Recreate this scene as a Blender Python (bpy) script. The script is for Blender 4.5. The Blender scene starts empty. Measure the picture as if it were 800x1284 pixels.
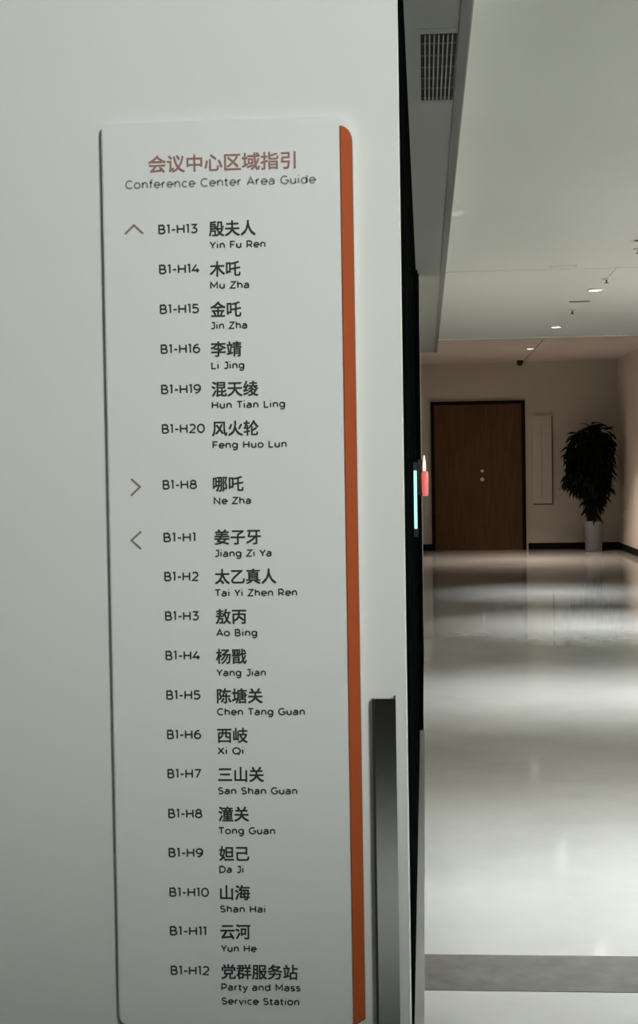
import bpy, bmesh, math, random
from mathutils import Vector, Matrix
C = bpy.context.scene.collection
random.seed(7)

# ------------------------------------------------------------------ camera
F = 1760.0                       # focal length in pixels of the 800 x 1284 frame
W, H = 800.0, 1284.0
CAM = Vector((0.0, 0.0, 1.31))
VPX, VPY, ROLL = 533.0, 588.0, math.radians(0.78)
cam_data = bpy.data.cameras.new('camera')
cam = bpy.data.objects.new('camera', cam_data); C.objects.link(cam)
fwd_c = Vector(((VPX-W/2)/F, -(VPY-H/2)/F, -1)).normalized()      # corridor axis seen from the camera
up_c = Vector((-math.sin(ROLL), math.cos(ROLL), 0))
right_c = fwd_c.cross(up_c).normalized()
up_c = right_c.cross(fwd_c).normalized()
R = Matrix((right_c, fwd_c, up_c))          # camera space -> world space (rows = world x, y, z)
cam.matrix_world = Matrix.Translation(CAM) @ R.to_4x4()
cam_data.sensor_fit = 'VERTICAL'; cam_data.sensor_height = 36.0
cam_data.lens = F*36.0/H
cam_data.clip_start = 0.02; cam_data.clip_end = 100
bpy.context.scene.camera = cam

def ray(px, py):
    return R @ Vector(((px-W/2)/F, -(py-H/2)/F, -1))
def at(px, py, Y):               # point on the wall plane y = Y
    d = ray(px, py); return CAM + d*(Y/d.y)

# ------------------------------------------------------------------ world and exposure
sc = bpy.context.scene
w = bpy.data.worlds.new('world'); sc.world = w; w.use_nodes = True
w.node_tree.nodes['Background'].inputs[0].default_value = (0.8, 0.85, 0.85, 1)
w.node_tree.nodes['Background'].inputs[1].default_value = 0.05
sc.view_settings.view_transform = 'Standard'
sc.view_settings.look = 'None'
sc.view_settings.gamma = 1.0
sc.view_settings.use_curve_mapping = False
sc.view_settings.exposure = 0.12
sc.cycles.max_bounces = 10
sc.cycles.diffuse_bounces = 6
sc.cycles.sample_clamp_indirect = 6
sc.cycles.use_denoising = True

# plan of the place (metres): the corridor runs along +y
SIGN_Y = 1.70                    # front of the white wall that carries the directory
CEIL, LOBBY_CEIL = 2.76, 2.985
STEP_Y, FAR_Y = 15.85, 22.6
RIGHT_X = 3.05
SOFFIT_Z = 2.616

def area(name, loc, rot, sx, sy, power, col=(1, 1, 1), spread=180, shape='RECTANGLE'):
    l = bpy.data.lights.new(name, 'AREA'); l.shape = shape; l.size = sx
    if shape in ('RECTANGLE', 'ELLIPSE'): l.size_y = sy
    l.energy = power; l.color = col; l.spread = math.radians(spread)
    o = bpy.data.objects.new(name, l); C.objects.link(o)
    o.location = loc; o.rotation_euler = rot
    return o
COOL = (0.975, 1.0, 0.98); WARM = (1.0, 0.80, 0.66)
# unseen lamps added behind the camera
def spot(name, loc, target, power, size, blend, soft, col):
    l = bpy.data.lights.new(name, 'SPOT'); l.energy = power; l.spot_size = math.radians(size); l.spot_blend = blend
    l.shadow_soft_size = soft; l.color = col
    o = bpy.data.objects.new(name, l); C.objects.link(o); o.location = loc
    o.rotation_euler = (Vector(target)-Vector(loc)).to_track_quat('-Z', 'Y').to_euler()
    return o
spot('wall_fill_spot', (1.25, -1.0, 2.70), (-0.06, SIGN_Y, 2.0), 490, 50, 0.85, 0.34, COOL)  # added for the falloff of light down the directory wall
area('plate_reflection_light', (-0.1, -1.05, 2.745), (0, 0, 0), 0.2, 0.2, 12, COOL, 50)  # added for the bright floor patch that the pull plate reflects
# unseen fill strip added by the right wall to brighten the corridor ceiling
area('ceiling_fill_light', (RIGHT_X-0.12, 7.0, 2.30), (math.radians(180), math.radians(25), 0), 0.10, 11.0, 370, COOL)
# near corridor: unseen strip lights added to spread wide pools on the floor
area('floor_fill_light', (1.3, 4.35, 2.745), (0, 0, 0), 2.4, 0.12, 41, COOL, 74)
area('floor_fill_light', (1.3, 8.1, 2.745), (0, 0, 0), 2.4, 0.12, 27, COOL, 56)

# ------------------------------------------------------------------ materials
def mat(name, col, rough=0.6, metal=0.0, spec=0.5, emit=None, strength=0, var=0.0, scale=8, bump=0.0, bscale=60, stretch=(1, 1, 1)):
    m = bpy.data.materials.new(name); m.use_nodes = True
    nt = m.node_tree; b = nt.nodes['Principled BSDF']
    b.inputs['Base Color'].default_value = (*col, 1)
    b.inputs['Roughness'].default_value = rough
    b.inputs['Metallic'].default_value = metal
    b.inputs['Specular IOR Level'].default_value = spec
    if emit:
        b.inputs['Emission Color'].default_value = (*emit, 1)
        b.inputs['Emission Strength'].default_value = strength
    tc = nt.nodes.new('ShaderNodeTexCoord'); mp = nt.nodes.new('ShaderNodeMapping')
    mp.inputs['Scale'].default_value = stretch
    nt.links.new(tc.outputs['Object'], mp.inputs['Vector'])
    if var:
        n = nt.nodes.new('ShaderNodeTexNoise'); n.inputs['Scale'].default_value = scale; n.inputs['Detail'].default_value = 5
        nt.links.new(mp.outputs['Vector'], n.inputs['Vector'])
        r = nt.nodes.new('ShaderNodeValToRGB')
        r.color_ramp.elements[0].position = 0.3; r.color_ramp.elements[1].position = 0.7
        r.color_ramp.elements[0].color = (*[c*(1-var) for c in col], 1)
        r.color_ramp.elements[1].color = (*[min(1, c*(1+var)) for c in col], 1)
        nt.links.new(n.outputs['Fac'], r.inputs['Fac'])
        nt.links.new(r.outputs['Color'], b.inputs['Base Color'])
    if bump:
        n2 = nt.nodes.new('ShaderNodeTexNoise'); n2.inputs['Scale'].default_value = bscale; n2.inputs['Detail'].default_value = 3
        nt.links.new(mp.outputs['Vector'], n2.inputs['Vector'])
        bp = nt.nodes.new('ShaderNodeBump'); bp.inputs['Strength'].default_value = bump; bp.inputs['Distance'].default_value = 0.002
        nt.links.new(n2.outputs['Fac'], bp.inputs['Height'])
        nt.links.new(bp.outputs['Normal'], b.inputs['Normal'])
    return m

M = {}
M['white_wall'] = mat('white_wall_paint', (0.66, 0.68, 0.64), 0.7, var=0.015, scale=3, bump=0.04, bscale=120)
M['dark_wall'] = mat('dark_back_wall_paint', (0.05, 0.045, 0.04), 0.8)
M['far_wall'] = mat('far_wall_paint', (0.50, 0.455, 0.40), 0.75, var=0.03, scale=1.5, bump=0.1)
M['right_wall'] = mat('right_wall_lit_paint', (0.68, 0.63, 0.56), 0.75, var=0.03, scale=1.5, bump=0.1)  # paler than the far wall: the light on it is in the colour
M['ceiling'] = mat('ceiling_paint', (0.70, 0.72, 0.69), 0.8, var=0.02, scale=0.8, stretch=(1, 1, 1))
M['lobby_ceiling'] = mat('lobby_ceiling_paint', (0.60, 0.55, 0.51), 0.8, var=0.02, scale=1)
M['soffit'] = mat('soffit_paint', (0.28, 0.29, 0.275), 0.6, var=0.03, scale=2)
M['cavity'] = mat('dark_cavity', (0.01, 0.01, 0.01), 0.9)
M['vent'] = mat('vent_metal', (0.26, 0.27, 0.255), 0.5)
M['black_frame'] = mat('black_partition_paint', (0.002, 0.0025, 0.0023), 0.9, spec=0.0)
M['black_glass'] = mat('black_back_painted_glass', (0.002, 0.0025, 0.0023), 0.7, spec=0.0)
M['steel_trim'] = mat('steel_trim', (0.55, 0.56, 0.55), 0.35, 0.9)
M['board'] = mat('sign_board_white', (0.69, 0.71, 0.69), 0.45, var=0.01, scale=2)
M['orange'] = mat('sign_strip_orange', (0.41, 0.085, 0.022), 0.55, spec=0.2)
M['ink'] = mat('print_black', (0.035, 0.04, 0.04), 0.6, spec=0.2)
M['ink_grey'] = mat('print_dark_grey', (0.045, 0.05, 0.05), 0.6, spec=0.2)
M['ink_heading'] = mat('print_brick_red', (0.31, 0.165, 0.135), 0.6, spec=0.2)
M['ink_subheading'] = mat('print_warm_grey', (0.27, 0.235, 0.225), 0.6, spec=0.2)
M['ink_arrow'] = mat('print_brown_grey', (0.24, 0.19, 0.15), 0.6, spec=0.2)
M['steel'] = mat('brushed_steel', (0.30, 0.31, 0.30), 0.16, 1.0)
M['steel_edge'] = mat('dark_steel_edge', (0.05, 0.05, 0.048), 0.4, 0.6)
M['baseboard'] = mat('dark_baseboard', (0.009, 0.006, 0.005), 0.7, spec=0.1)
M['door_frame'] = mat('dark_door_frame', (0.010, 0.005, 0.003), 0.7, spec=0.1)
M['knob'] = mat('polished_steel', (0.85, 0.85, 0.82), 0.35, 0.4)
M['pot'] = mat('grey_white_glazed_pot', (0.19, 0.19, 0.20), 0.45, var=0.05, scale=5)
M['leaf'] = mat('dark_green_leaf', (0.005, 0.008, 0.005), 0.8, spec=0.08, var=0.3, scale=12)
M['bark'] = mat('brown_bark', (0.04, 0.03, 0.022), 0.8, var=0.3, scale=20)
M['soil'] = mat('dark_soil', (0.02, 0.016, 0.012), 0.9, var=0.4, scale=60)
M['white_sign'] = mat('white_wall_panel', (0.50, 0.455, 0.405), 0.6, var=0.01)
M['faint_print'] = mat('faint_grey_print', (0.38, 0.35, 0.31), 0.6)
M['dark_shade'] = mat('dark_shade_brown', (0.06, 0.05, 0.04), 0.6)  # panel shadow strips, also the sprinkler metal
M['black_plastic'] = mat('black_plastic', (0.01, 0.01, 0.01), 0.35)
M['white_plastic'] = mat('white_plastic', (0.75, 0.76, 0.72), 0.35)
M['led_mint'] = mat('lit_mint_strip', (0.2, 0.6, 0.45), 0.5, emit=(0.42, 1.0, 0.76), strength=0.9)
M['led_red'] = mat('lit_red_lens', (0.5, 0.06, 0.06), 0.4, emit=(1.0, 0.24, 0.22), strength=0.5)
M['led_white'] = mat('lit_warm_white_lens', (0.8, 0.7, 0.6), 0.4, emit=(1.0, 0.88, 0.70), strength=0.95)
M['lamp'] = mat('downlight_lens', (0.9, 0.9, 0.88), 0.4, emit=(1.0, 0.99, 0.96), strength=6.0)
M['lamp_panel'] = mat('ceiling_panel_diffuser', (0.9, 0.9, 0.88), 0.4, emit=(0.975, 1.0, 0.98), strength=1.5)
M['ring'] = mat('downlight_ring', (0.6, 0.6, 0.58), 0.4)
M['threshold_light'] = mat('mid_grey_stone_threshold', (0.30, 0.30, 0.29), 0.12, var=0.15, scale=10)
M['threshold'] = mat('dark_stone_threshold', (0.10, 0.10, 0.097), 0.15, var=0.2, scale=14)

def wood():
    m = mat('dark_walnut_veneer', (0.085, 0.040, 0.018), 0.5, spec=0.1)
    nt = m.node_tree; b = nt.nodes['Principled BSDF']
    tc = nt.nodes.new('ShaderNodeTexCoord'); mp = nt.nodes.new('ShaderNodeMapping'); mp.inputs['Scale'].default_value = (9, 9, 0.7)
    n = nt.nodes.new('ShaderNodeTexNoise'); n.inputs['Scale'].default_value = 3; n.inputs['Detail'].default_value = 8; n.inputs['Distortion'].default_value = 0.6
    r = nt.nodes.new('ShaderNodeValToRGB')
    r.color_ramp.elements[0].position = 0.3; r.color_ramp.elements[1].position = 0.75
    r.color_ramp.elements[0].color = (0.072, 0.036, 0.015, 1); r.color_ramp.elements[1].color = (0.104, 0.053, 0.023, 1)
    nt.links.new(tc.outputs['Object'], mp.inputs['Vector']); nt.links.new(mp.outputs['Vector'], n.inputs['Vector'])
    nt.links.new(n.outputs['Fac'], r.inputs['Fac']); nt.links.new(r.outputs['Color'], b.inputs['Base Color'])
    return m
M['wood'] = wood()

def floor_mat():
    m = bpy.data.materials.new('polished_stone_floor'); m.use_nodes = True
    nt = m.node_tree; b = nt.nodes['Principled BSDF']; L = nt.links.new
    tc = nt.nodes.new('ShaderNodeTexCoord')
    n = nt.nodes.new('ShaderNodeTexNoise'); n.inputs['Scale'].default_value = 0.9; n.inputs['Detail'].default_value = 9; n.inputs['Roughness'].default_value = 0.62
    L(tc.outputs['Object'], n.inputs['Vector'])
    r = nt.nodes.new('ShaderNodeValToRGB')
    r.color_ramp.elements[0].position = 0.32; r.color_ramp.elements[1].position = 0.68
    r.color_ramp.elements[0].color = (0.33, 0.335, 0.325, 1); r.color_ramp.elements[1].color = (0.44, 0.445, 0.43, 1)
    L(n.outputs['Fac'], r.inputs['Fac']); L(r.outputs['Color'], b.inputs['Base Color'])
    rr = nt.nodes.new('ShaderNodeMapRange'); rr.inputs['To Min'].default_value = 0.045; rr.inputs['To Max'].default_value = 0.10
    L(n.outputs['Fac'], rr.inputs['Value']); L(rr.outputs['Result'], b.inputs['Roughness'])
    n2 = nt.nodes.new('ShaderNodeTexNoise'); n2.inputs['Scale'].default_value = 2.2; n2.inputs['Detail'].default_value = 2
    L(tc.outputs['Object'], n2.inputs['Vector'])
    bp = nt.nodes.new('ShaderNodeBump'); bp.inputs['Strength'].default_value = 0.12; bp.inputs['Distance'].default_value = 0.004
    L(n2.outputs['Fac'], bp.inputs['Height']); L(bp.outputs['Normal'], b.inputs['Normal'])
    b.inputs['IOR'].default_value = 1.75
    return m
M['floor'] = floor_mat()

# ------------------------------------------------------------------ helpers
def add_box(bm, x0, x1, y0, y1, z0, z1):
    vs = [bm.verts.new((x, y, z)) for z in (z0, z1) for y in (y0, y1) for x in (x0, x1)]
    for f in ((0, 2, 3, 1), (4, 5, 7, 6), (0, 1, 5, 4), (2, 6, 7, 3), (0, 4, 6, 2), (1, 3, 7, 5)):
        bm.faces.new([vs[i] for i in f])
def bx(x0, x1, y0, y1, z0, z1, bevel=0.0, seg=2):
    bm = bmesh.new(); add_box(bm, x0, x1, y0, y1, z0, z1)
    if bevel: bmesh.ops.bevel(bm, geom=bm.edges[:], offset=bevel, segments=seg, affect='EDGES')
    return bm
def lathe(profile, seg=32):                  # profile: (radius, z) pairs around z
    bm = bmesh.new(); rings = []
    for r, z in profile:
        if r < 1e-6: rings.append([bm.verts.new((0, 0, z))])
        else: rings.append([bm.verts.new((r*math.cos(2*math.pi*k/seg), r*math.sin(2*math.pi*k/seg), z)) for k in range(seg)])
    for a, b in zip(rings, rings[1:]):
        for k in range(seg):
            k2 = (k+1) % seg
            if len(a) == 1 and len(b) == 1: continue
            if len(a) == 1: bm.faces.new((a[0], b[k2], b[k]))
            elif len(b) == 1: bm.faces.new((a[k], a[k2], b[0]))
            else: bm.faces.new((a[k], a[k2], b[k2], b[k]))
    return bm
def prism(pts, y0, y1, bevel=0.0):           # outline (x, z) extruded along y
    bm = bmesh.new()
    f = [bm.verts.new((x, y0, z)) for x, z in pts]; b = [bm.verts.new((x, y1, z)) for x, z in pts]
    face = bm.faces.new(f); bm.faces.new(b[::-1])
    n = len(pts)
    for i in range(n): bm.faces.new((f[i], b[i], b[(i+1) % n], f[(i+1) % n]))
    bmesh.ops.recalc_face_normals(bm, faces=bm.faces[:])
    if bevel:
        bmesh.ops.bevel(bm, geom=[e for e in face.edges], offset=bevel, segments=2, affect='EDGES')
    return bm
def tube(path, radii, seg=10):
    bm = bmesh.new(); rings = []
    for i, p in enumerate(path):
        p = Vector(p); a = Vector(path[max(0, i-1)]); b = Vector(path[min(len(path)-1, i+1)])
        d = (b-a).normalized(); u = d.cross(Vector((0.31, 0.95, 0.05))).normalized(); v = d.cross(u)
        rings.append([bm.verts.new(p+(u*math.cos(2*math.pi*k/seg)+v*math.sin(2*math.pi*k/seg))*radii[i]) for k in range(seg)])
    for a, b in zip(rings, rings[1:]):
        for k in range(seg): bm.faces.new((a[k], a[(k+1) % seg], b[(k+1) % seg], b[k]))
    bm.faces.new(rings[0][::-1]); bm.faces.new(rings[-1])
    return bm
def obj(name, bm, m, parent=None, smooth=False, loc=None):
    me = bpy.data.meshes.new(name)
    bmesh.ops.recalc_face_normals(bm, faces=bm.faces[:])
    bm.to_mesh(me); bm.free(); me.materials.append(m)
    if smooth:
        for p in me.polygons: p.use_smooth = True
    o = bpy.data.objects.new(name, me); C.objects.link(o)
    if parent: o.parent = parent
    if loc is not None: o.location = loc
    return o
def tag(o, label, cat, group=None):
    o['label'] = label; o['category'] = cat
    if group: o['group'] = group
    return o
def thing(name, label, cat, loc=(0, 0, 0), group=None):
    o = bpy.data.objects.new(name, None); C.objects.link(o); o.location = loc; o.empty_display_size = 0.05
    return tag(o, label, cat, group)
def struct(name, bm, m, parent=None, label=None):
    o = obj(name, bm, m, parent)
    if not parent: o['kind'] = 'structure'
    if label: o['label'] = label
    return o
def struct_root(name, label):
    o = bpy.data.objects.new(name, None); C.objects.link(o); o['kind'] = 'structure'; o['label'] = label
    return o

# ------------------------------------------------------------------ the setting
struct('floor', bx(-3.6, RIGHT_X+0.1, -4.6, FAR_Y+0.15, -0.12, 0.0), M['floor'], label='polished pale stone floor of the corridor')
# stone bands across the floor
struct('trim_1', bx(-0.024, RIGHT_X-0.012, 3.50, 3.76, -0.01, 0.0015), M['threshold'], label='dark stone band across the floor nearest the camera')

# ceiling of the corridor: plasterboard fields with open joints between them
ce = struct_root('ceiling', 'pale grey plasterboard corridor ceiling')
JY = 10.46
obj('ceiling_field', bx(-3.6, RIGHT_X, -4.5, JY-0.012, CEIL, CEIL+0.10), M['ceiling'], ce)
obj('ceiling_field', bx(-0.2, 1.42, JY+0.012, 11.2, CEIL, CEIL+0.10), M['ceiling'], ce)
obj('ceiling_field', bx(1.425, RIGHT_X, JY+0.012, 11.2, CEIL, CEIL+0.10), M['ceiling'], ce)
obj('ceiling_field', bx(-0.2, RIGHT_X, 11.2, STEP_Y, CEIL, CEIL+0.10), M['ceiling'], ce)
obj('joint_backing', bx(-3.6, RIGHT_X, -4.5, STEP_Y, CEIL+0.10, CEIL+0.12), M['cavity'], ce)
lc = struct_root('ceiling_lobby', 'higher warm-toned ceiling over the lobby end')
obj('ceiling_field', bx(-0.2, 1.57, STEP_Y, FAR_Y, LOBBY_CEIL, LOBBY_CEIL+0.1), M['lobby_ceiling'], lc)
obj('ceiling_field', bx(1.585, RIGHT_X, STEP_Y, FAR_Y, LOBBY_CEIL, LOBBY_CEIL+0.1), M['lobby_ceiling'], lc)
obj('joint_backing', bx(-0.2, RIGHT_X, STEP_Y, FAR_Y, LOBBY_CEIL+0.1, LOBBY_CEIL+0.12), M['cavity'], lc)
struct('trim_2', bx(-0.2, RIGHT_X, STEP_Y-0.02, STEP_Y, CEIL-0.012, LOBBY_CEIL+0.1), M['ceiling'], label='edge of the ceiling step before the lobby')

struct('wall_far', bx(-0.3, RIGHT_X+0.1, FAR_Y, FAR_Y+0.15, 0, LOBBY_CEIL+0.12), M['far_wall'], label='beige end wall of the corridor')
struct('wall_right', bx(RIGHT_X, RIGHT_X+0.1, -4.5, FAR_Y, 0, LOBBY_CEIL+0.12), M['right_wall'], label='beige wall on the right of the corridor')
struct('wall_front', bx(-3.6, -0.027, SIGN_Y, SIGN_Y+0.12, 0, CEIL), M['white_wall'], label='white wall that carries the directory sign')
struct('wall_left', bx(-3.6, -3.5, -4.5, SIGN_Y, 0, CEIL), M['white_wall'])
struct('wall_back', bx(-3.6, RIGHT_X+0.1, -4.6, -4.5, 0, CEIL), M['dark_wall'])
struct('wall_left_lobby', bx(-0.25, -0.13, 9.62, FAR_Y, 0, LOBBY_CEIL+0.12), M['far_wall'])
struct('baseboard_far', bx(-0.12, 0.117, FAR_Y-0.015, FAR_Y, 0, 0.10), M['baseboard'])
struct('baseboard_far_right', bx(1.632, RIGHT_X-0.015, FAR_Y-0.015, FAR_Y, 0, 0.10), M['baseboard'])
struct('baseboard_right', bx(RIGHT_X-0.015, RIGHT_X, -4.5, FAR_Y, 0, 0.10), M['baseboard'])

# soffit along the left edge of the corridor
struct('soffit', bx(-0.26, 0.155, 1.83, STEP_Y, SOFFIT_Z, CEIL-0.001, 0.004), M['soffit'], label='grey dropped soffit along the left side')
struct('trim_3', bx(0.118, 0.150, 1.85, STEP_Y-0.02, SOFFIT_Z-0.006, SOFFIT_Z+0.001), mat('soffit_edge_dark', (0.14, 0.145, 0.135), 0.6), label='darker strip under the right edge of the soffit')  # darker strip along the soffit's right edge

# black glazed partition behind the white wall
pt = struct_root('glass_partition', 'black framed partition running down the left side')
GX = -0.045
y = 1.83; ys = [1.83, 3.1, 4.4, 5.7, 7.0]
for a, b in zip(ys, ys[1:]):
    obj('glass_panel', bx(GX-0.02, GX, a+0.03, b-0.03, 0.10, SOFFIT_Z-0.06), M['black_glass'], pt)
for yy in ys:
    obj('mullion', bx(GX-0.06, GX+0.002, yy-0.03 if yy > 1.9 else yy, yy+0.03, 0.0, SOFFIT_Z), M['black_frame'], pt)
obj('bottom_rail', bx(GX-0.05, GX+0.002, 1.86, 6.97, 0.0, 0.10), M['black_frame'], pt)
obj('top_rail', bx(GX-0.05, GX+0.002, 1.86, 6.97, SOFFIT_Z-0.06, SOFFIT_Z), M['black_frame'], pt)
struct('trim_4', bx(GX+0.003, GX+0.026, 1.86, 6.97, 0.0, 0.004), M['steel_trim'], label='narrow steel floor channel beside the partition')
po = struct_root('door_2', 'black door portal standing proud of the partition')
obj('jamb', bx(-0.20, -0.0255, 7.03, 7.13, 0, 2.30), M['black_frame'], po)
obj('door_leaf', bx(-0.12, -0.027, 7.13, 9.45, 0.008, 2.24), M['black_frame'], po)
obj('jamb', bx(-0.20, -0.0255, 9.45, 9.57, 0, SOFFIT_Z), M['black_frame'], po)
obj('head', bx(-0.20, -0.0255, 7.13, 9.45, 2.24, 2.30), M['black_frame'], po)
obj('overpanel', bx(-0.20, -0.043, 7.03, 9.45, 2.30, SOFFIT_Z), M['black_frame'], po)
struct('trim_5', bx(-0.045, -0.0215, 9.57, 9.60, 0, SOFFIT_Z), M['steel_trim'], label='pale steel edge at the far side of the black portal')

# far double door
DY = FAR_Y
dl, dr, dt = at(541, 600, DY).x, at(659, 600, DY).x, at(600, 503, DY).z
print('door', dl, dr, dt, 'floor y check', at(600, 690, DY).z)
d = struct_root('door_1', 'dark brown wooden door in the far wall')
fw = 0.055
obj('door_frame', bx(dl, dl+fw, DY-0.05, DY, 0, dt), M['door_frame'], d)
obj('door_frame', bx(dr-fw, dr, DY-0.05, DY, 0, dt), M['door_frame'], d)
obj('door_head', bx(dl+fw, dr-fw, DY-0.05, DY, dt-fw, dt), M['door_frame'], d)
cx = (dl+dr)/2+0.03
for x0, x1 in ((dl+fw, cx-0.0002), (cx+0.0002, dr-fw)):
    obj('door_leaf', bx(x0, x1, DY-0.03, DY-0.002, 0.006, dt-fw-0.002), M['wood'], d)
kx = at(604.5, 591, DY)
for py, r, pr in ((590.5, 0.024, 0.03), (601, 0.031, 0.06)):
    kz = at(604.5, py, DY).z
    bm = lathe([(0, 0), (r, 0), (r, 0.008), (r*0.45, 0.012), (r*0.45, pr*0.6), (r*0.85, pr*0.7), (r*0.9, pr), (r*0.5, pr+0.012), (0, pr+0.014)], 20)
    bmesh.ops.rotate(bm, verts=bm.verts[:], cent=(0, 0, 0), matrix=Matrix.Rotation(math.radians(90), 3, 'X'))
    obj('door_knob' if r > 0.03 else 'lock_rose', bm, M['knob'], d, True, (kx.x, DY-0.03, kz))

# ------------------------------------------------------------------ directory sign
SF = SIGN_Y-0.011                     # front face of the board
def sp(px, py): p = at(px, py, SF); return p.x, p.z
def arc(cx, cz, r, a0, a1, n=8): return [(cx+r*math.cos(math.radians(a0+(a1-a0)*k/n)), cz+r*math.sin(math.radians(a0+(a1-a0)*k/n))) for k in range(n+1)]
xl, _ = sp(137.5, 700); xr, _ = sp(450.3, 700)
_, zt = sp(280, 148.5); _, zb = sp(300, 1287)
print('sign', xl, xr, zt, zb)
sign = thing('directory_sign', 'tall white directory board with orange right edge on the white wall', 'sign', (0.5*(xl+xr), SIGN_Y, zb))
sinv = Vector((-sign.location.x, -sign.location.y, -sign.location.z))
def spart(name, bm, m, label=None, smooth=False):
    bmesh.ops.translate(bm, verts=bm.verts[:], vec=sinv)
    o = obj(name, bm, m, sign, smooth)
    if label: o['label'] = label
    return o
sw = 0.0148                            # width of the orange strip
rl, rr_ = 0.010, 0.020
out = arc(xl+rl, zb+rl, rl, 180, 270) + arc(xr-rr_, zb+rr_, rr_, 270, 360) + arc(xr-rr_, zt-rr_, rr_, 0, 90) + arc(xl+rl, zt-rl, rl, 90, 180)
spart('board', prism(out, SF, SIGN_Y-0.001, 0.0015), M['board'])
q = 0.017
strip = [(xr-sw, zb+0.003), (xr-0.0005, zb+0.012), (xr-0.0005, zt-0.033)] + [(xr-q+(q-0.0005)*math.cos(math.radians(a)), zt-0.033+0.0195*math.sin(math.radians(a))) for a in (15, 30, 45, 60, 75)] + [(xr-sw, zt-0.0135)]
spart('accent_strip', prism(strip, SF-0.003, SF+0.0005, 0.0004), M['orange'], 'burnt orange strip down the right edge')

def text_mesh(body, bold=0.0):          # Chinese characters from the built-in font, thickened by overlapping shifted copies
    cu = bpy.data.curves.new('txt', 'FONT'); cu.body = body; cu.size = 1.0; cu.resolution_u = 3
    o = bpy.data.objects.new('txt', cu); C.objects.link(o)
    bpy.context.view_layer.update()
    me = bpy.data.meshes.new_from_object(o.evaluated_get(bpy.context.evaluated_depsgraph_get()))
    bpy.data.objects.remove(o); bpy.data.curves.remove(cu)
    bm = bmesh.new()
    for q_, (dx, dy) in enumerate(((0, 0), (bold, bold), (-bold, bold), (bold, -bold), (-bold, -bold))):
        for v in me.vertices: v.co.x += dx; v.co.y += dy; v.co.z = q_
        bm.from_mesh(me)
        for v in me.vertices: v.co.x -= dx; v.co.y -= dy
    bpy.data.meshes.remove(me)
    return bm
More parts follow.
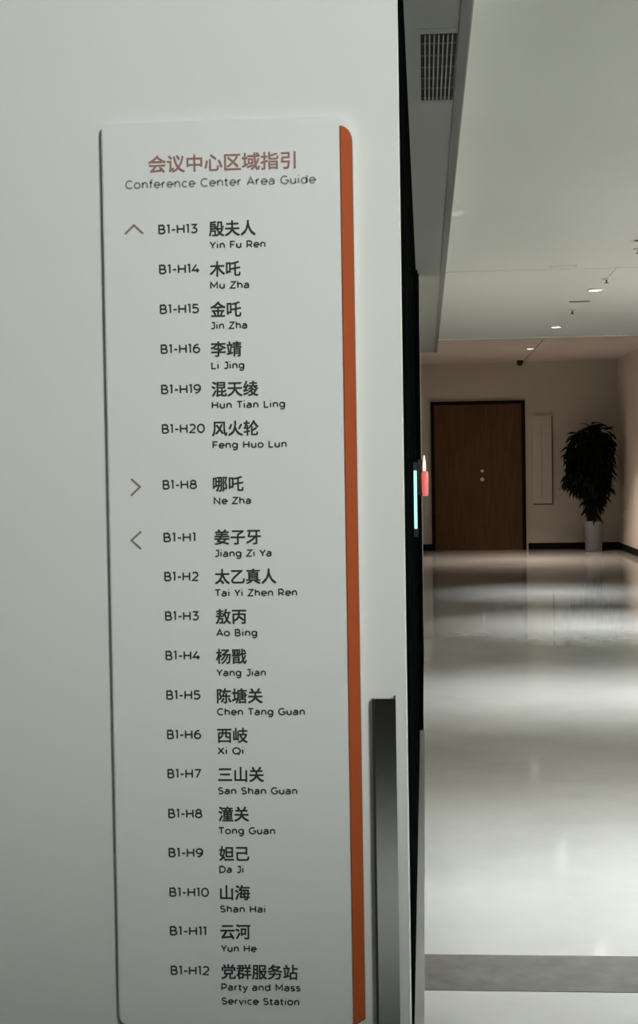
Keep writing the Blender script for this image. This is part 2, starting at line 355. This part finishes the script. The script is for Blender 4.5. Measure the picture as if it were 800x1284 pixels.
# single-stroke Latin alphabet, cap height 1: each glyph = (advance, strokes)
def A_(cx, cy, rx, ry, a0, a1, n=10):
    return [(cx+rx*math.cos(math.radians(a0+(a1-a0)*k/n)), cy+ry*math.sin(math.radians(a0+(a1-a0)*k/n))) for k in range(n+1)]
XH = 0.72
G = {
 ' ': (0.42, []),
 '-': (0.46, [[(0.04, 0.42), (0.40, 0.42)]]),
 '0': (0.92, [A_(0.40, 0.5, 0.36, 0.5, 0, 360, 20)]),
 '1': (0.40, [[(0.0, 0.97), (0.20, 1.0), (0.20, 0)]]),
 '2': (0.80, [A_(0.34, 0.70, 0.30, 0.30, 150, -35, 10)+[(0.04, 0), (0.66, 0)]]),
 '3': (0.80, [[(0.06, 1), (0.60, 1), (0.30, 0.60)]+A_(0.32, 0.30, 0.32, 0.30, 85, -145, 12)]),
 '4': (0.86, [[(0.44, 1), (0.02, 0.27), (0.74, 0.27)], [(0.54, 0.52), (0.54, 0)]]),
 '5': (0.80, [[(0.62, 1), (0.12, 1), (0.08, 0.60)]+A_(0.30, 0.31, 0.34, 0.31, 100, -145, 12)]),
 '6': (0.84, [A_(0.38, 0.31, 0.33, 0.31, 0, 360, 16), A_(0.55, 0.42, 0.50, 0.58, 85, 185, 8)]),
 '7': (0.76, [[(0.02, 1), (0.64, 1), (0.22, 0)]]),
 '8': (0.84, [A_(0.37, 0.28, 0.34, 0.28, 0, 360, 16), A_(0.37, 0.77, 0.27, 0.23, 0, 360, 14)]),
 '9': (0.84, [A_(0.36, 0.69, 0.33, 0.31, 0, 360, 16), A_(0.19, 0.58, 0.50, 0.58, -95, 5, 8)]),
 'A': (0.92, [[(0.02, 0), (0.43, 1), (0.84, 0)], [(0.16, 0.32), (0.70, 0.32)]]),
 'B': (0.88, [[(0.10, 0), (0.10, 1), (0.42, 1)]+A_(0.42, 0.76, 0.24, 0.24, 90, -90, 8)+[(0.10, 0.52)], A_(0.46, 0.26, 0.27, 0.26, 90, -90, 8)+[(0.10, 0)]]),
 'C': (0.92, [A_(0.50, 0.5, 0.44, 0.5, 50, 310, 18)]),
 'D': (0.98, [[(0.10, 0), (0.10, 1), (0.38, 1)]+A_(0.38, 0.5, 0.46, 0.5, 90, -90, 12)+[(0.10, 0)]]),
 'F': (0.76, [[(0.10, 0), (0.10, 1), (0.68, 1)], [(0.10, 0.5), (0.60, 0.5)]]),
 'G': (1.00, [A_(0.50, 0.5, 0.44, 0.5, 52, 335, 18)+[(0.90, 0.46), (0.56, 0.46)]]),
 'H': (0.98, [[(0.10, 0), (0.10, 1)], [(0.80, 0), (0.80, 1)], [(0.10, 0.5), (0.80, 0.5)]]),
 'J': (0.66, [[(0.16, 1), (0.52, 1), (0.52, 0.28)]+A_(0.27, 0.26, 0.25, 0.26, 0, -140, 8)]),
 'L': (0.72, [[(0.10, 1), (0.10, 0), (0.62, 0)]]),
 'M': (1.14, [[(0.10, 0), (0.10, 1), (0.53, 0.30), (0.96, 1), (0.96, 0)]]),
 'N': (1.00, [[(0.10, 0), (0.10, 1), (0.82, 0), (0.82, 1)]]),
 'P': (0.84, [[(0.10, 0), (0.10, 1), (0.42, 1)]+A_(0.42, 0.68, 0.30, 0.32, 90, -90, 10)+[(0.10, 0.36)]]),
 'Q': (1.08, [A_(0.50, 0.5, 0.46, 0.5, 0, 360, 22), [(0.58, 0.18), (0.90, -0.10)]]),
 'R': (0.88, [[(0.10, 0), (0.10, 1), (0.42, 1)]+A_(0.42, 0.69, 0.30, 0.31, 90, -90, 10)+[(0.10, 0.38)], [(0.44, 0.38), (0.74, 0)]]),
 'S': (0.82, [A_(0.39, 0.75, 0.29, 0.25, 35, 240, 9)+A_(0.37, 0.26, 0.32, 0.26, 70, -145, 10)]),
 'T': (0.80, [[(0.02, 1), (0.72, 1)], [(0.37, 1), (0.37, 0)]]),
 'X': (0.86, [[(0.04, 0), (0.74, 1)], [(0.06, 1), (0.76, 0)]]),
 'Y': (0.80, [[(0.02, 1), (0.38, 0.42), (0.74, 1)], [(0.38, 0.42), (0.38, 0)]]),
 'Z': (0.84, [[(0.08, 1), (0.72, 1), (0.04, 0), (0.74, 0)]]),
 'a': (0.78, [A_(0.34, 0.21, 0.27, 0.21, 0, 360, 12)[0:0]+[(0.62, 0), (0.62, 0.44)]+A_(0.36, 0.46, 0.26, 0.26, 0, 150, 8), [(0.62, 0.40), (0.32, 0.40)]+A_(0.28, 0.20, 0.22, 0.20, 90, 290, 8)+[(0.50, 0.04), (0.62, 0.16)]]),
 'c': (0.70, [A_(0.38, 0.36, 0.32, 0.36, 50, 310, 12)]),
 'd': (0.84, [A_(0.36, 0.36, 0.31, 0.36, 0, 360, 16), [(0.68, 0), (0.68, 1.05)]]),
 'e': (0.80, [[(0.06, 0.36), (0.70, 0.36)]+A_(0.38, 0.36, 0.32, 0.36, 0, 315, 16)]),
 'f': (0.44, [[(0.17, 0), (0.17, 0.80)]+A_(0.36, 0.82, 0.19, 0.21, 180, 90, 6)+[(0.42, 1.02)], [(0.02, 0.68), (0.38, 0.68)]]),
 'g': (0.84, [A_(0.36, 0.37, 0.31, 0.35, 0, 360, 16), [(0.68, 0.72), (0.68, 0.05)]+A_(0.38, 0.04, 0.30, 0.32, 0, -145, 10)]),
 'h': (0.80, [[(0.10, 0), (0.10, 1.05)], A_(0.37, 0.42, 0.27, 0.30, 180, 0, 10)+[(0.64, 0)]]),
 'i': (0.30, [[(0.11, 0), (0.11, XH)], [(0.11, 1.02), (0.11, 1.12)]]),
 'n': (0.80, [[(0.10, 0), (0.10, XH)], A_(0.37, 0.42, 0.27, 0.30, 180, 0, 10)+[(0.64, 0)]]),
 'o': (0.82, [A_(0.38, 0.36, 0.33, 0.36, 0, 360, 16)]),
 'r': (0.52, [[(0.10, 0), (0.10, XH)], A_(0.40, 0.38, 0.30, 0.34, 180, 90, 6)]),
 's': (0.66, [A_(0.31, 0.54, 0.23, 0.18, 30, 235, 8)+A_(0.29, 0.18, 0.25, 0.18, 65, -150, 8)]),
 't': (0.50, [[(0.17, 0.94), (0.17, 0.18)]+A_(0.34, 0.18, 0.17, 0.18, 180, 290, 6), [(0.01, 0.68), (0.40, 0.68)]]),
 'u': (0.80, [[(0.09, XH), (0.09, 0.30)]+A_(0.36, 0.30, 0.27, 0.30, 180, 360, 10), [(0.63, XH), (0.63, 0)]]),
 'v': (0.68, [[(0.02, XH), (0.32, 0), (0.62, XH)]]),
 'y': (0.70, [[(0.02, XH), (0.34, 0.0)], [(0.66, XH), (0.28, -0.16)]+A_(0.12, -0.14, 0.14, 0.14, -20, -120, 5)]),
}
def latin_mesh(body, wt):
    bm = bmesh.new(); X = 0.0; h = wt/2
    for ch in body:
        adv, strokes = G[ch]
        for st in strokes:
            pts = [Vector((X+a, h*0+h+(b*(1-wt) if b >= 0 else b))) for a, b in st]
            closed = (pts[0]-pts[-1]).length < 1e-4
            n = len(pts); L_, R_ = [], []
            for i in range(n):
                pv = pts[i-1] if i else (pts[-2] if closed else None); nx = pts[i+1] if i < n-1 else (pts[1] if closed else None)
                d1 = (pts[i]-pv).normalized() if pv is not None else None; d2 = (nx-pts[i]).normalized() if nx is not None else None
                if d1 is None: d1 = d2
                if d2 is None: d2 = d1
                n1 = Vector((-d1.y, d1.x)); n2 = Vector((-d2.y, d2.x)); m_ = n1+n2
                if m_.length < 1e-3: m_ = n1
                m_.normalize(); k = min(h/max(0.3, m_.dot(n1)), h*2.2)
                L_.append(pts[i]+m_*k); R_.append(pts[i]-m_*k)
            vl = [bm.verts.new((p.x, p.y, 0)) for p in L_]; vr = [bm.verts.new((p.x, p.y, 0)) for p in R_]
            for i in range(n-1): bm.faces.new((vl[i], vl[i+1], vr[i+1], vr[i]))
        X += adv+wt*0.5
    return bm
PX = SF/F/ math.cos(math.atan(133/F))    # metres per pixel of the photograph on the board, near enough
def put(name, body, px, py, wpx, hpx, m, bold=0.0, latin=False):
    """left edge px, vertical centre py, width wpx and height hpx of the printed line"""
    bm = latin_mesh(body, bold) if latin else text_mesh(body, bold)
    xs = [v.co.x for v in bm.verts]; zs = [v.co.y for v in bm.verts]
    x0, x1 = min(xs), max(xs); y0, y1 = min(zs), max(zs)
    if latin: y0, y1 = 0.0, 1.0
    X, Z = sp(px, py)
    kz = hpx*PX/(y1-y0); kx = wpx*PX/(x1-x0)
    for v in bm.verts:
        v.co = Vector((X+(v.co.x-x0)*kx, SF-0.0004-0.00006*v.co.z, Z+(v.co.y-(y0+y1)/2)*kz))
    spart(name, bm, m)
put('heading', '会议中心区域指引', 186, 206.5, 186, 22, M['ink_heading'], 0.014)
put('subheading', 'Conference Center Area Guide', 157, 232, 242, 11.5, M['ink_subheading'], 0.18, True)
rows = [  # code, name, romanised, code x, width, code y, name x, name width, name y, romanised x, width, y
 ('B1-H13', '殷夫人', 'Yin Fu Ren', 198.5, 50.5, 288, 262, 59, 287, 263, 70.5, 307.5),
 ('B1-H14', '木吒', 'Mu Zha', 199.5, 51, 338, 263, 39, 337.5, 263.5, 49.5, 358),
 ('B1-H15', '金吒', 'Jin Zha', 200.5, 50, 388, 264, 39, 388, 264.5, 46, 408.5),
 ('B1-H16', '李靖', 'Li Jing', 201.5, 50.5, 438, 264.5, 39, 438, 265, 42, 458.5),
 ('B1-H19', '混天绫', 'Hun Tian Ling', 202, 51, 488.5, 265.5, 59, 488, 265.5, 93, 508),
 ('B1-H20', '风火轮', 'Feng Huo Lun', 203, 55, 538, 266, 59, 537.5, 266.5, 94, 558),
 ('B1-H8', '哪吒', 'Ne Zha', 204, 44, 608, 267, 39, 607, 268, 47.5, 628),
 ('B1-H1', '姜子牙', 'Jiang Zi Ya', 205, 41, 674, 269, 59, 673.5, 269.5, 72, 694),
 ('B1-H2', '太乙真人', 'Tai Yi Zhen Ren', 206, 44, 723, 269.5, 78, 723, 270, 104, 743.5),
 ('B1-H3', '敖丙', 'Ao Bing', 207, 44, 772.5, 270.5, 39, 773, 271, 52.5, 793.5),
 ('B1-H4', '杨戬', 'Yang Jian', 207.5, 44, 822, 271, 39, 823, 271.5, 63, 843.5),
 ('B1-H5', '陈塘关', 'Chen Tang Guan', 208.5, 44, 871.5, 272, 58.5, 872.5, 272, 112, 892.5),
 ('B1-H6', '西岐', 'Xi Qi', 209.5, 44, 921, 272.5, 39, 922, 273, 33, 941.5),
 ('B1-H7', '三山关', 'San Shan Guan', 210, 44, 970, 273.5, 58.5, 971, 273.5, 101, 991.5),
 ('B1-H8', '潼关', 'Tong Guan', 211, 44, 1020, 274, 39, 1020.5, 274.5, 72, 1041.5),
 ('B1-H9', '妲己', 'Da Ji', 211.5, 44.5, 1069, 275, 38.5, 1070, 275, 31, 1090),
 ('B1-H10', '山海', 'Shan Hai', 212.5, 51, 1118.5, 276, 38.5, 1119, 276, 58, 1139.5),
 ('B1-H11', '云河', 'Yun He', 213, 47, 1167, 276.5, 38.5, 1168, 277, 47, 1189),
 ('B1-H12', '党群服务站', 'Party and Mass', 214, 50, 1216.5, 277.5, 98, 1218, 277.5, 101.5, 1237.5),
]
for code, name, rom, x1, w1, y1, x2, w2, y2, x3, w3, y3 in rows:
    put('room_code', code, x1, y1, w1, 12.2, M['ink_grey'], 0.175, True)
    put('room_name', name, x2, y2, w2, 19.5, M['ink'], 0.018)
    put('room_name_in_latin', rom, x3, y3, w3, 9.6, M['ink_grey'], 0.195, True)
put('room_name_in_latin', 'Service Station', 278, 1255, 99.5, 9.6, M['ink_grey'], 0.195, True)
def chevron(pts, wpx, label):
    bm = bmesh.new(); P2 = [Vector(sp(*p)) for p in pts]; hw = wpx*PX/2
    a, b, c = P2
    n1 = Vector((-(b-a).y, (b-a).x)).normalized(); n2 = Vector((-(c-b).y, (c-b).x)).normalized()
    m_ = (n1+n2).normalized(); k = hw/m_.dot(n1)
    outl = [a+n1*hw, b+m_*k, c+n2*hw, c-n2*hw, b-m_*k, a-n1*hw]
    for q0 in (0, 1):
        i = [(0, 1, 4, 5), (1, 2, 3, 4)][q0]
        bm.faces.new([bm.verts.new((outl[j].x, SF-0.0004, outl[j].y)) for j in i])
    bmesh.ops.remove_doubles(bm, verts=bm.verts[:], dist=1e-6)
    ext = bmesh.ops.extrude_face_region(bm, geom=bm.faces[:])
    bmesh.ops.translate(bm, verts=[e for e in ext['geom'] if isinstance(e, bmesh.types.BMVert)], vec=(0, 0.0006, 0))
    spart('arrow', bm, M['ink_arrow'], label)
chevron([(157, 293.5), (168, 282.5), (179.5, 293)], 2.6, 'arrow pointing up')
chevron([(164.5, 600.5), (175.5, 610.5), (164.5, 621.5)], 2.6, 'arrow pointing right')
chevron([(177, 666.5), (165, 677.5), (177, 688.5)], 2.6, 'arrow pointing left')

# ------------------------------------------------------------------ long steel door pull on the white wall
HF = SIGN_Y-0.010
hx0 = at(466.5, 880, HF).x; hx1 = at(496, 880, HF).x; hz = at(480, 876.5, HF).z
pull = thing('pull_handle', 'long dark brushed steel pull plate right of the directory board', 'handle', (0.5*(hx0+hx1), SIGN_Y, 0.35))
def at_pull(bm): bmesh.ops.translate(bm, verts=bm.verts[:], vec=-pull.location); return bm
obj('plate', at_pull(bx(hx0+0.003, hx1, HF, HF+0.006, 0.35, hz, 0.0008)), M['steel'], pull)
e = obj('side_flange', at_pull(bx(hx0, hx0+0.0028, HF-0.001, SIGN_Y-0.001, 0.35, hz, 0.0005)), M['steel_edge'], pull); e['label'] = 'dark left edge of the plate'
obj('side_flange', at_pull(bx(hx1-0.002, hx1, HF+0.0065, SIGN_Y-0.001, 0.35, hz-0.002)), M['steel_edge'], pull)
obj('end_cap', at_pull(bx(hx0+0.003, hx1-0.0025, HF+0.0065, SIGN_Y-0.001, hz-0.004, hz-0.001)), M['steel_edge'], pull)
obj('end_cap', at_pull(bx(hx0+0.003, hx1-0.0025, HF+0.0065, SIGN_Y-0.001, 0.351, 0.355)), M['steel_edge'], pull)
obj('corner_pin', at_pull(bx(hx1-0.0022, hx1, HF+0.001, HF+0.005, hz-0.001, hz+0.0035)), M['steel_edge'], pull)

# ------------------------------------------------------------------ ceiling vent in the soffit
VZ = SOFFIT_Z
vx0, vx1, vy0, vy1 = 0.004, 0.114, 4.27, 5.03
vent = thing('air_vent', 'slotted grey air vent in the soffit near the top of the frame', 'vent', ((vx0+vx1)/2, (vy0+vy1)/2, VZ))
def at_vent(bm): bmesh.ops.translate(bm, verts=bm.verts[:], vec=-vent.location); return bm
bm = bmesh.new()
add_box(bm, vx0-0.012, vx0, vy0-0.05, vy1+0.05, VZ-0.0012, VZ); add_box(bm, vx1, vx1+0.002, vy0-0.05, vy1+0.05, VZ-0.0012, VZ)
add_box(bm, vx0, vx1, vy0-0.05, vy0, VZ-0.0012, VZ); add_box(bm, vx0, vx1, vy1, vy1+0.05, VZ-0.0012, VZ)
obj('vent_frame', at_vent(bm), M['vent'], vent)
obj('duct_opening', at_vent(bx(vx0, vx1, vy0, vy1, VZ-0.0006, VZ-0.0001)), M['cavity'], vent)
ns = 8
for k in range(ns-1):
    x = vx0+(vx1-vx0)*(k+1)/ns
    obj('slat', at_vent(bx(x-0.0023, x+0.0023, vy0, vy1, VZ-0.006, VZ-0.003)), M['vent'], vent)
for k in range(6):
    yy = vy0+(vy1-vy0)*(k+0.7)/6
    obj('cross_vane', at_vent(bx(vx0, vx1, yy-0.012, yy+0.012, VZ-0.0028, VZ-0.0008)), mat('vane_metal', (0.018, 0.019, 0.018), 0.6) if k == 0 else bpy.data.materials['vane_metal'], vent)

# ------------------------------------------------------------------ small devices on the partition
RY = 5.1
rt = at(520, 590, RY); rb = at(521, 663, RY)
reader = thing('access_reader', 'slim black door reader with a lit mint strip on the partition', 'card reader', (GX+0.002, RY, rb.z-0.05))
def rel(o, bm): bmesh.ops.translate(bm, verts=bm.verts[:], vec=-o.location); return bm
obj('housing', rel(reader, bx(GX+0.0022, GX+0.017, RY, RY+0.03, rb.z-0.03, rt.z+0.03, 0.001)), M['black_plastic'], reader)
l = obj('light_strip', rel(reader, bx(GX+0.0035, GX+0.0145, RY-0.003, RY+0.0002, rb.z, rt.z, 0.0012)), M['led_mint'], reader); l['label'] = 'glowing mint green strip'
AY = 7.0
a0 = at(530, 622, AY).z; a1 = at(530, 591, AY).z; a2 = at(530, 571, AY).z
alarm = thing('alarm_beacon', 'small red beacon with white lamp on the black portal edge', 'alarm light', (-0.025, AY+0.03, a0))
obj('housing', rel(alarm, bx(-0.036, -0.014, AY+0.001, AY+0.029, a0+0.005, a2-0.02, 0.001)), M['black_plastic'], alarm)
bm = lathe([(0, a0), (0.012, a0), (0.016, a0+0.02), (0.017, a1-0.012), (0.013, a1), (0, a1)], 18)
bmesh.ops.translate(bm, verts=bm.verts[:], vec=(-0.001, AY-0.002, 0)); l = obj('red_lens', rel(alarm, bm), M['led_red'], alarm, True); l['label'] = 'glowing red lens'
bm = lathe([(0, a1+0.001), (0.008, a1+0.001), (0.008, a1+0.03), (0.003, a2), (0, a2)], 14)
bmesh.ops.translate(bm, verts=bm.verts[:], vec=(-0.004, AY-0.002, 0)); l = obj('white_lens', rel(alarm, bm), M['led_white'], alarm, True); l['label'] = 'bright warm white lamp'

# ------------------------------------------------------------------ ceiling fittings
def downlight(x, y, z, label, power, col, spread=58, lens=0.055):
    t = thing('downlight', label, 'ceiling light', (x, y, z), 'recessed downlights along the corridor ceiling')
    obj('trim_ring', lathe([(lens, -0.001), (lens+0.012, -0.001), (lens+0.012, -0.008), (lens, -0.012), (lens, -0.001)], 28), M['ring'], t, True)
    obj('lens', lathe([(0, -0.002), (lens-0.001, -0.002), (lens-0.001, -0.007), (0, -0.009)], 28), M['lamp'], t, True)
    a = area('downlight_beam', (x, y, z-0.02), (0, 0, 0), lens*2, 0, power, col, spread, 'DISK')
    return t
downlight(1.41, 11.7, CEIL, 'round downlight nearest the camera in the corridor ceiling', 19, COOL)
downlight(1.37, 14.7, CEIL, 'round downlight just before the ceiling step', 15, COOL)
downlight(1.50, 20.0, LOBBY_CEIL, 'round downlight in the warm lobby ceiling', 50, WARM, 90)

def sprinkler(x, y, z, label):
    t = thing('sprinkler', label, 'sprinkler', (x, y, z), 'ceiling sprinklers')
    obj('escutcheon', lathe([(0, -0.0005), (0.035, -0.0005), (0.033, -0.006), (0.01, -0.010), (0, -0.010)], 20), M['ring'], t, True)
    obj('stem', lathe([(0, -0.011), (0.007, -0.011), (0.007, -0.032), (0, -0.032)], 10), M['dark_shade'], t)
    obj('deflector', lathe([(0, -0.033), (0.017, -0.033), (0.017, -0.036), (0, -0.036)], 16), M['dark_shade'], t)
    return t
sprinkler(1.42, 11.05, CEIL, 'small sprinkler beyond the ceiling joint')
sprinkler(1.38, 13.2, CEIL, 'small sprinkler between two downlights')
sprinkler(1.44, 9.55, CEIL, 'sprinkler near the right edge of the frame')
def slot(x0, x1, y, label, m, dy=0.03):
    t = thing('ceiling_slot', label, 'vent', ((x0+x1)/2, y, CEIL))
    hx = (x1-x0)/2
    bm = bmesh.new()
    add_box(bm, -hx-0.01, hx+0.01, -dy-0.01, -dy, -0.006, -0.0005); add_box(bm, -hx-0.01, hx+0.01, dy, dy+0.01, -0.006, -0.0005)
    add_box(bm, -hx-0.01, -hx, -dy, dy, -0.006, -0.0005); add_box(bm, hx, hx+0.01, -dy, dy, -0.006, -0.0005)
    obj('frame', bm, M['ring'], t)
    obj('opening', bx(-hx, hx, -dy, dy, -0.003, -0.0005), m, t)
slot(1.28, 1.46, 12.5, 'narrow dark slot in the ceiling by the first downlight', M['cavity'], 0.05)
slot(0.93, 1.10, 10.30, 'small white slot at the ceiling joint', M['white_plastic'], 0.03)
slot(1.36, 1.60, 9.2, 'dark slot in the ceiling at the right of the frame', M['cavity'], 0.04)

dz = LOBBY_CEIL
dome = thing('dome_camera', 'small black dome camera under the ceiling near the far wall', 'camera', (at(652, 459, 22.2).x, 22.2, dz))
obj('mount', lathe([(0, -0.0005), (0.05, -0.0005), (0.05, -0.012), (0, -0.012)], 20), M['black_plastic'], dome)
obj('dome', lathe([(0.047, -0.013), (0.047, -0.04)]+[(0.047*math.cos(math.radians(a)), -0.04-0.047*math.sin(math.radians(a))) for a in (15, 30, 45, 60, 75)]+[(0, -0.087)], 20), M['black_plastic'], dome, True)

# white panel on the far wall
p0 = at(668, 633, FAR_Y); p1 = at(692.5, 520.5, FAR_Y)
panel = thing('wall_panel', 'tall narrow white notice panel on the far wall between door and plant', 'sign', ((p0.x+p1.x)/2, FAR_Y, p0.z))
obj('panel_board', rel(panel, bx(p0.x, p1.x-0.02, FAR_Y-0.05, FAR_Y-0.001, p0.z+0.02, p1.z, 0.003)), M['white_sign'], panel)
l = obj('dark_shade', rel(panel, bx(p1.x-0.019, p1.x, FAR_Y-0.045, FAR_Y-0.001, p0.z, p1.z-0.01)), M['dark_shade'], panel); l['label'] = 'dark strip for the shadow at the right of the panel'  # shadow at the panel's side put into a dark strip
obj('bottom_shade', rel(panel, bx(p0.x+0.01, p1.x-0.02, FAR_Y-0.04, FAR_Y-0.001, p0.z, p0.z+0.019)), M['dark_shade'], panel)  # shadow below the panel, likewise a dark strip
bm = bmesh.new(); pcx = (p0.x+p1.x)/2-0.01; zz = p1.z-0.14
while zz > p0.z+0.16:
    add_box(bm, pcx-0.018, pcx+random.uniform(0.0, 0.02), FAR_Y-0.0515, FAR_Y-0.0502, zz-0.022, zz); zz -= 0.034
add_box(bm, pcx-0.06, pcx+0.07, FAR_Y-0.0515, FAR_Y-0.0502, p1.z-0.085, p1.z-0.07)
obj('faint_printing', rel(panel, bm), M['faint_print'], panel)

# switch on the right wall
sy = 3.08*F/(781-533+2); 
switch = thing('wall_switch', 'small white switch plate on the right wall', 'switch', (RIGHT_X, 21.9, 0.55))
obj('switch_plate', bx(-0.010, -0.0005, -0.045, 0.045, -0.06, 0.06, 0.002), M['white_plastic'], switch)
obj('rocker', bx(-0.014, -0.0105, -0.02, 0.02, -0.03, 0.03, 0.001), M['white_plastic'], switch)

# ------------------------------------------------------------------ potted ficus
PY = 21.9
base = at(744.5, 694, PY)
plant = thing('potted_ficus', 'tall dark bushy ficus in a pale tapered pot by the far wall', 'potted plant', (base.x, PY, 0))
obj('pot', lathe([(0, 0.001), (0.115, 0.001), (0.125, 0.01), (0.150, 0.43), (0.158, 0.44), (0.158, 0.465), (0.140, 0.465), (0.138, 0.42), (0, 0.42)], 32), M['pot'], plant, True)
obj('soil', lathe([(0, 0.445), (0.08, 0.442), (0.136, 0.43), (0.136, 0.422), (0, 0.421)], 20), M['soil'], plant, True)
for k, (ax, ay) in enumerate(((-0.05, 0.02), (0.05, 0.0), (0.0, -0.05))):
    path = []; rad = []
    for i in range(9):
        t = i/8; tw = t*5+k*2.1
        path.append((ax*(1-t)*0.6+0.045*math.cos(tw)-0.02*t, ay*(1-t)*0.6+0.045*math.sin(tw), 0.42+1.15*t)); rad.append(0.036*(1-0.6*t))
    obj('trunk', tube(path, rad, 9), M['bark'], plant, True)
def inside(px, pz):              # crown outline in metres about the pot axis
    # half widths left and right of the axis by height
    prof = [(0.47, .05, .05), (0.62, .06, .06), (.8, .1, .12), (.9, .12, .18), (1.0, .30, .22), (1.1, .44, .23), (1.2, .38, .25), (1.36, .34, .26), (1.53, .38, .26), (1.7, .33, .26), (1.83, .27, .25), (1.88, .12, .12), (1.96, .03, .06)]
    if pz < prof[0][0] or pz > prof[-1][0]: return False
    for (z0, l0, r0), (z1, l1, r1) in zip(prof, prof[1:]):
        if z0 <= pz <= z1:
            t = (pz-z0)/(z1-z0)
            return -(l0+(l1-l0)*t) < px < (r0+(r1-r0)*t)
def leaf_bm(L=0.13, wd=0.042):
    bm = bmesh.new(); rows_ = []
    for t, ww, dz_ in ((0, 0.05, 0), (0.25, 0.85, -0.006), (0.5, 1.0, -0.018), (0.78, 0.6, -0.04), (1.0, 0.03, -0.07)):
        rows_.append([bm.verts.new((t*L, s*ww*wd/2, dz_+(0.006 if s else 0))) for s in (-1, 0, 1)])
    for a, b in zip(rows_, rows_[1:]):
        for i in (0, 1): bm.faces.new((a[i], a[i+1], b[i+1], b[i]))
    return bm
lb = leaf_bm(); lm = bpy.data.meshes.new('leaf'); lb.to_mesh(lm); lb.free(); lm.materials.append(M['leaf'])
for p in lm.polygons: p.use_smooth = True
def leaf_matrix():
    while True:
        x = random.uniform(-0.5, 0.4); z = random.uniform(0.55, 2.0); 
        if inside(x, z): break
    r = 0.34 if z > 0.95 else 0.12
    yy = random.uniform(-r, r)
    if yy > 0.3: yy = 0.3
    ang = math.atan2(yy, x)+random.uniform(-0.9, 0.9)
    return Matrix.Translation((x, yy, z)) @ Matrix.Rotation(ang, 4, 'Z') @ Matrix.Rotation(random.uniform(0.0, 1.2), 4, 'Y') @ Matrix.Rotation(random.uniform(-0.7, 0.7), 4, 'X') @ Matrix.Scale(random.uniform(0.75, 1.3), 4)
def edge_leaf(k, n):
    t = k/n*2*math.pi
    x, z = -0.03+0.44*math.cos(t), 1.36+0.60*math.sin(t)
    while not inside(x, z): x = -0.03+(x+0.03)*0.96; z = 1.36+(z-1.36)*0.96
    ang = 0 if x > -0.03 else math.pi
    droop = random.uniform(0.3, 1.3) if z < 1.75 else random.uniform(-0.8, 0.6)
    x = max(-0.6, x); x = min(x, 0.24)
    return Matrix.Translation((x, random.uniform(-0.25, 0.15), z)) @ Matrix.Rotation(ang+random.uniform(-0.7, 0.7), 4, 'Z') @ Matrix.Rotation(droop, 4, 'Y') @ Matrix.Rotation(random.uniform(-0.7, 0.7), 4, 'X') @ Matrix.Scale(random.uniform(0.9, 1.35), 4)
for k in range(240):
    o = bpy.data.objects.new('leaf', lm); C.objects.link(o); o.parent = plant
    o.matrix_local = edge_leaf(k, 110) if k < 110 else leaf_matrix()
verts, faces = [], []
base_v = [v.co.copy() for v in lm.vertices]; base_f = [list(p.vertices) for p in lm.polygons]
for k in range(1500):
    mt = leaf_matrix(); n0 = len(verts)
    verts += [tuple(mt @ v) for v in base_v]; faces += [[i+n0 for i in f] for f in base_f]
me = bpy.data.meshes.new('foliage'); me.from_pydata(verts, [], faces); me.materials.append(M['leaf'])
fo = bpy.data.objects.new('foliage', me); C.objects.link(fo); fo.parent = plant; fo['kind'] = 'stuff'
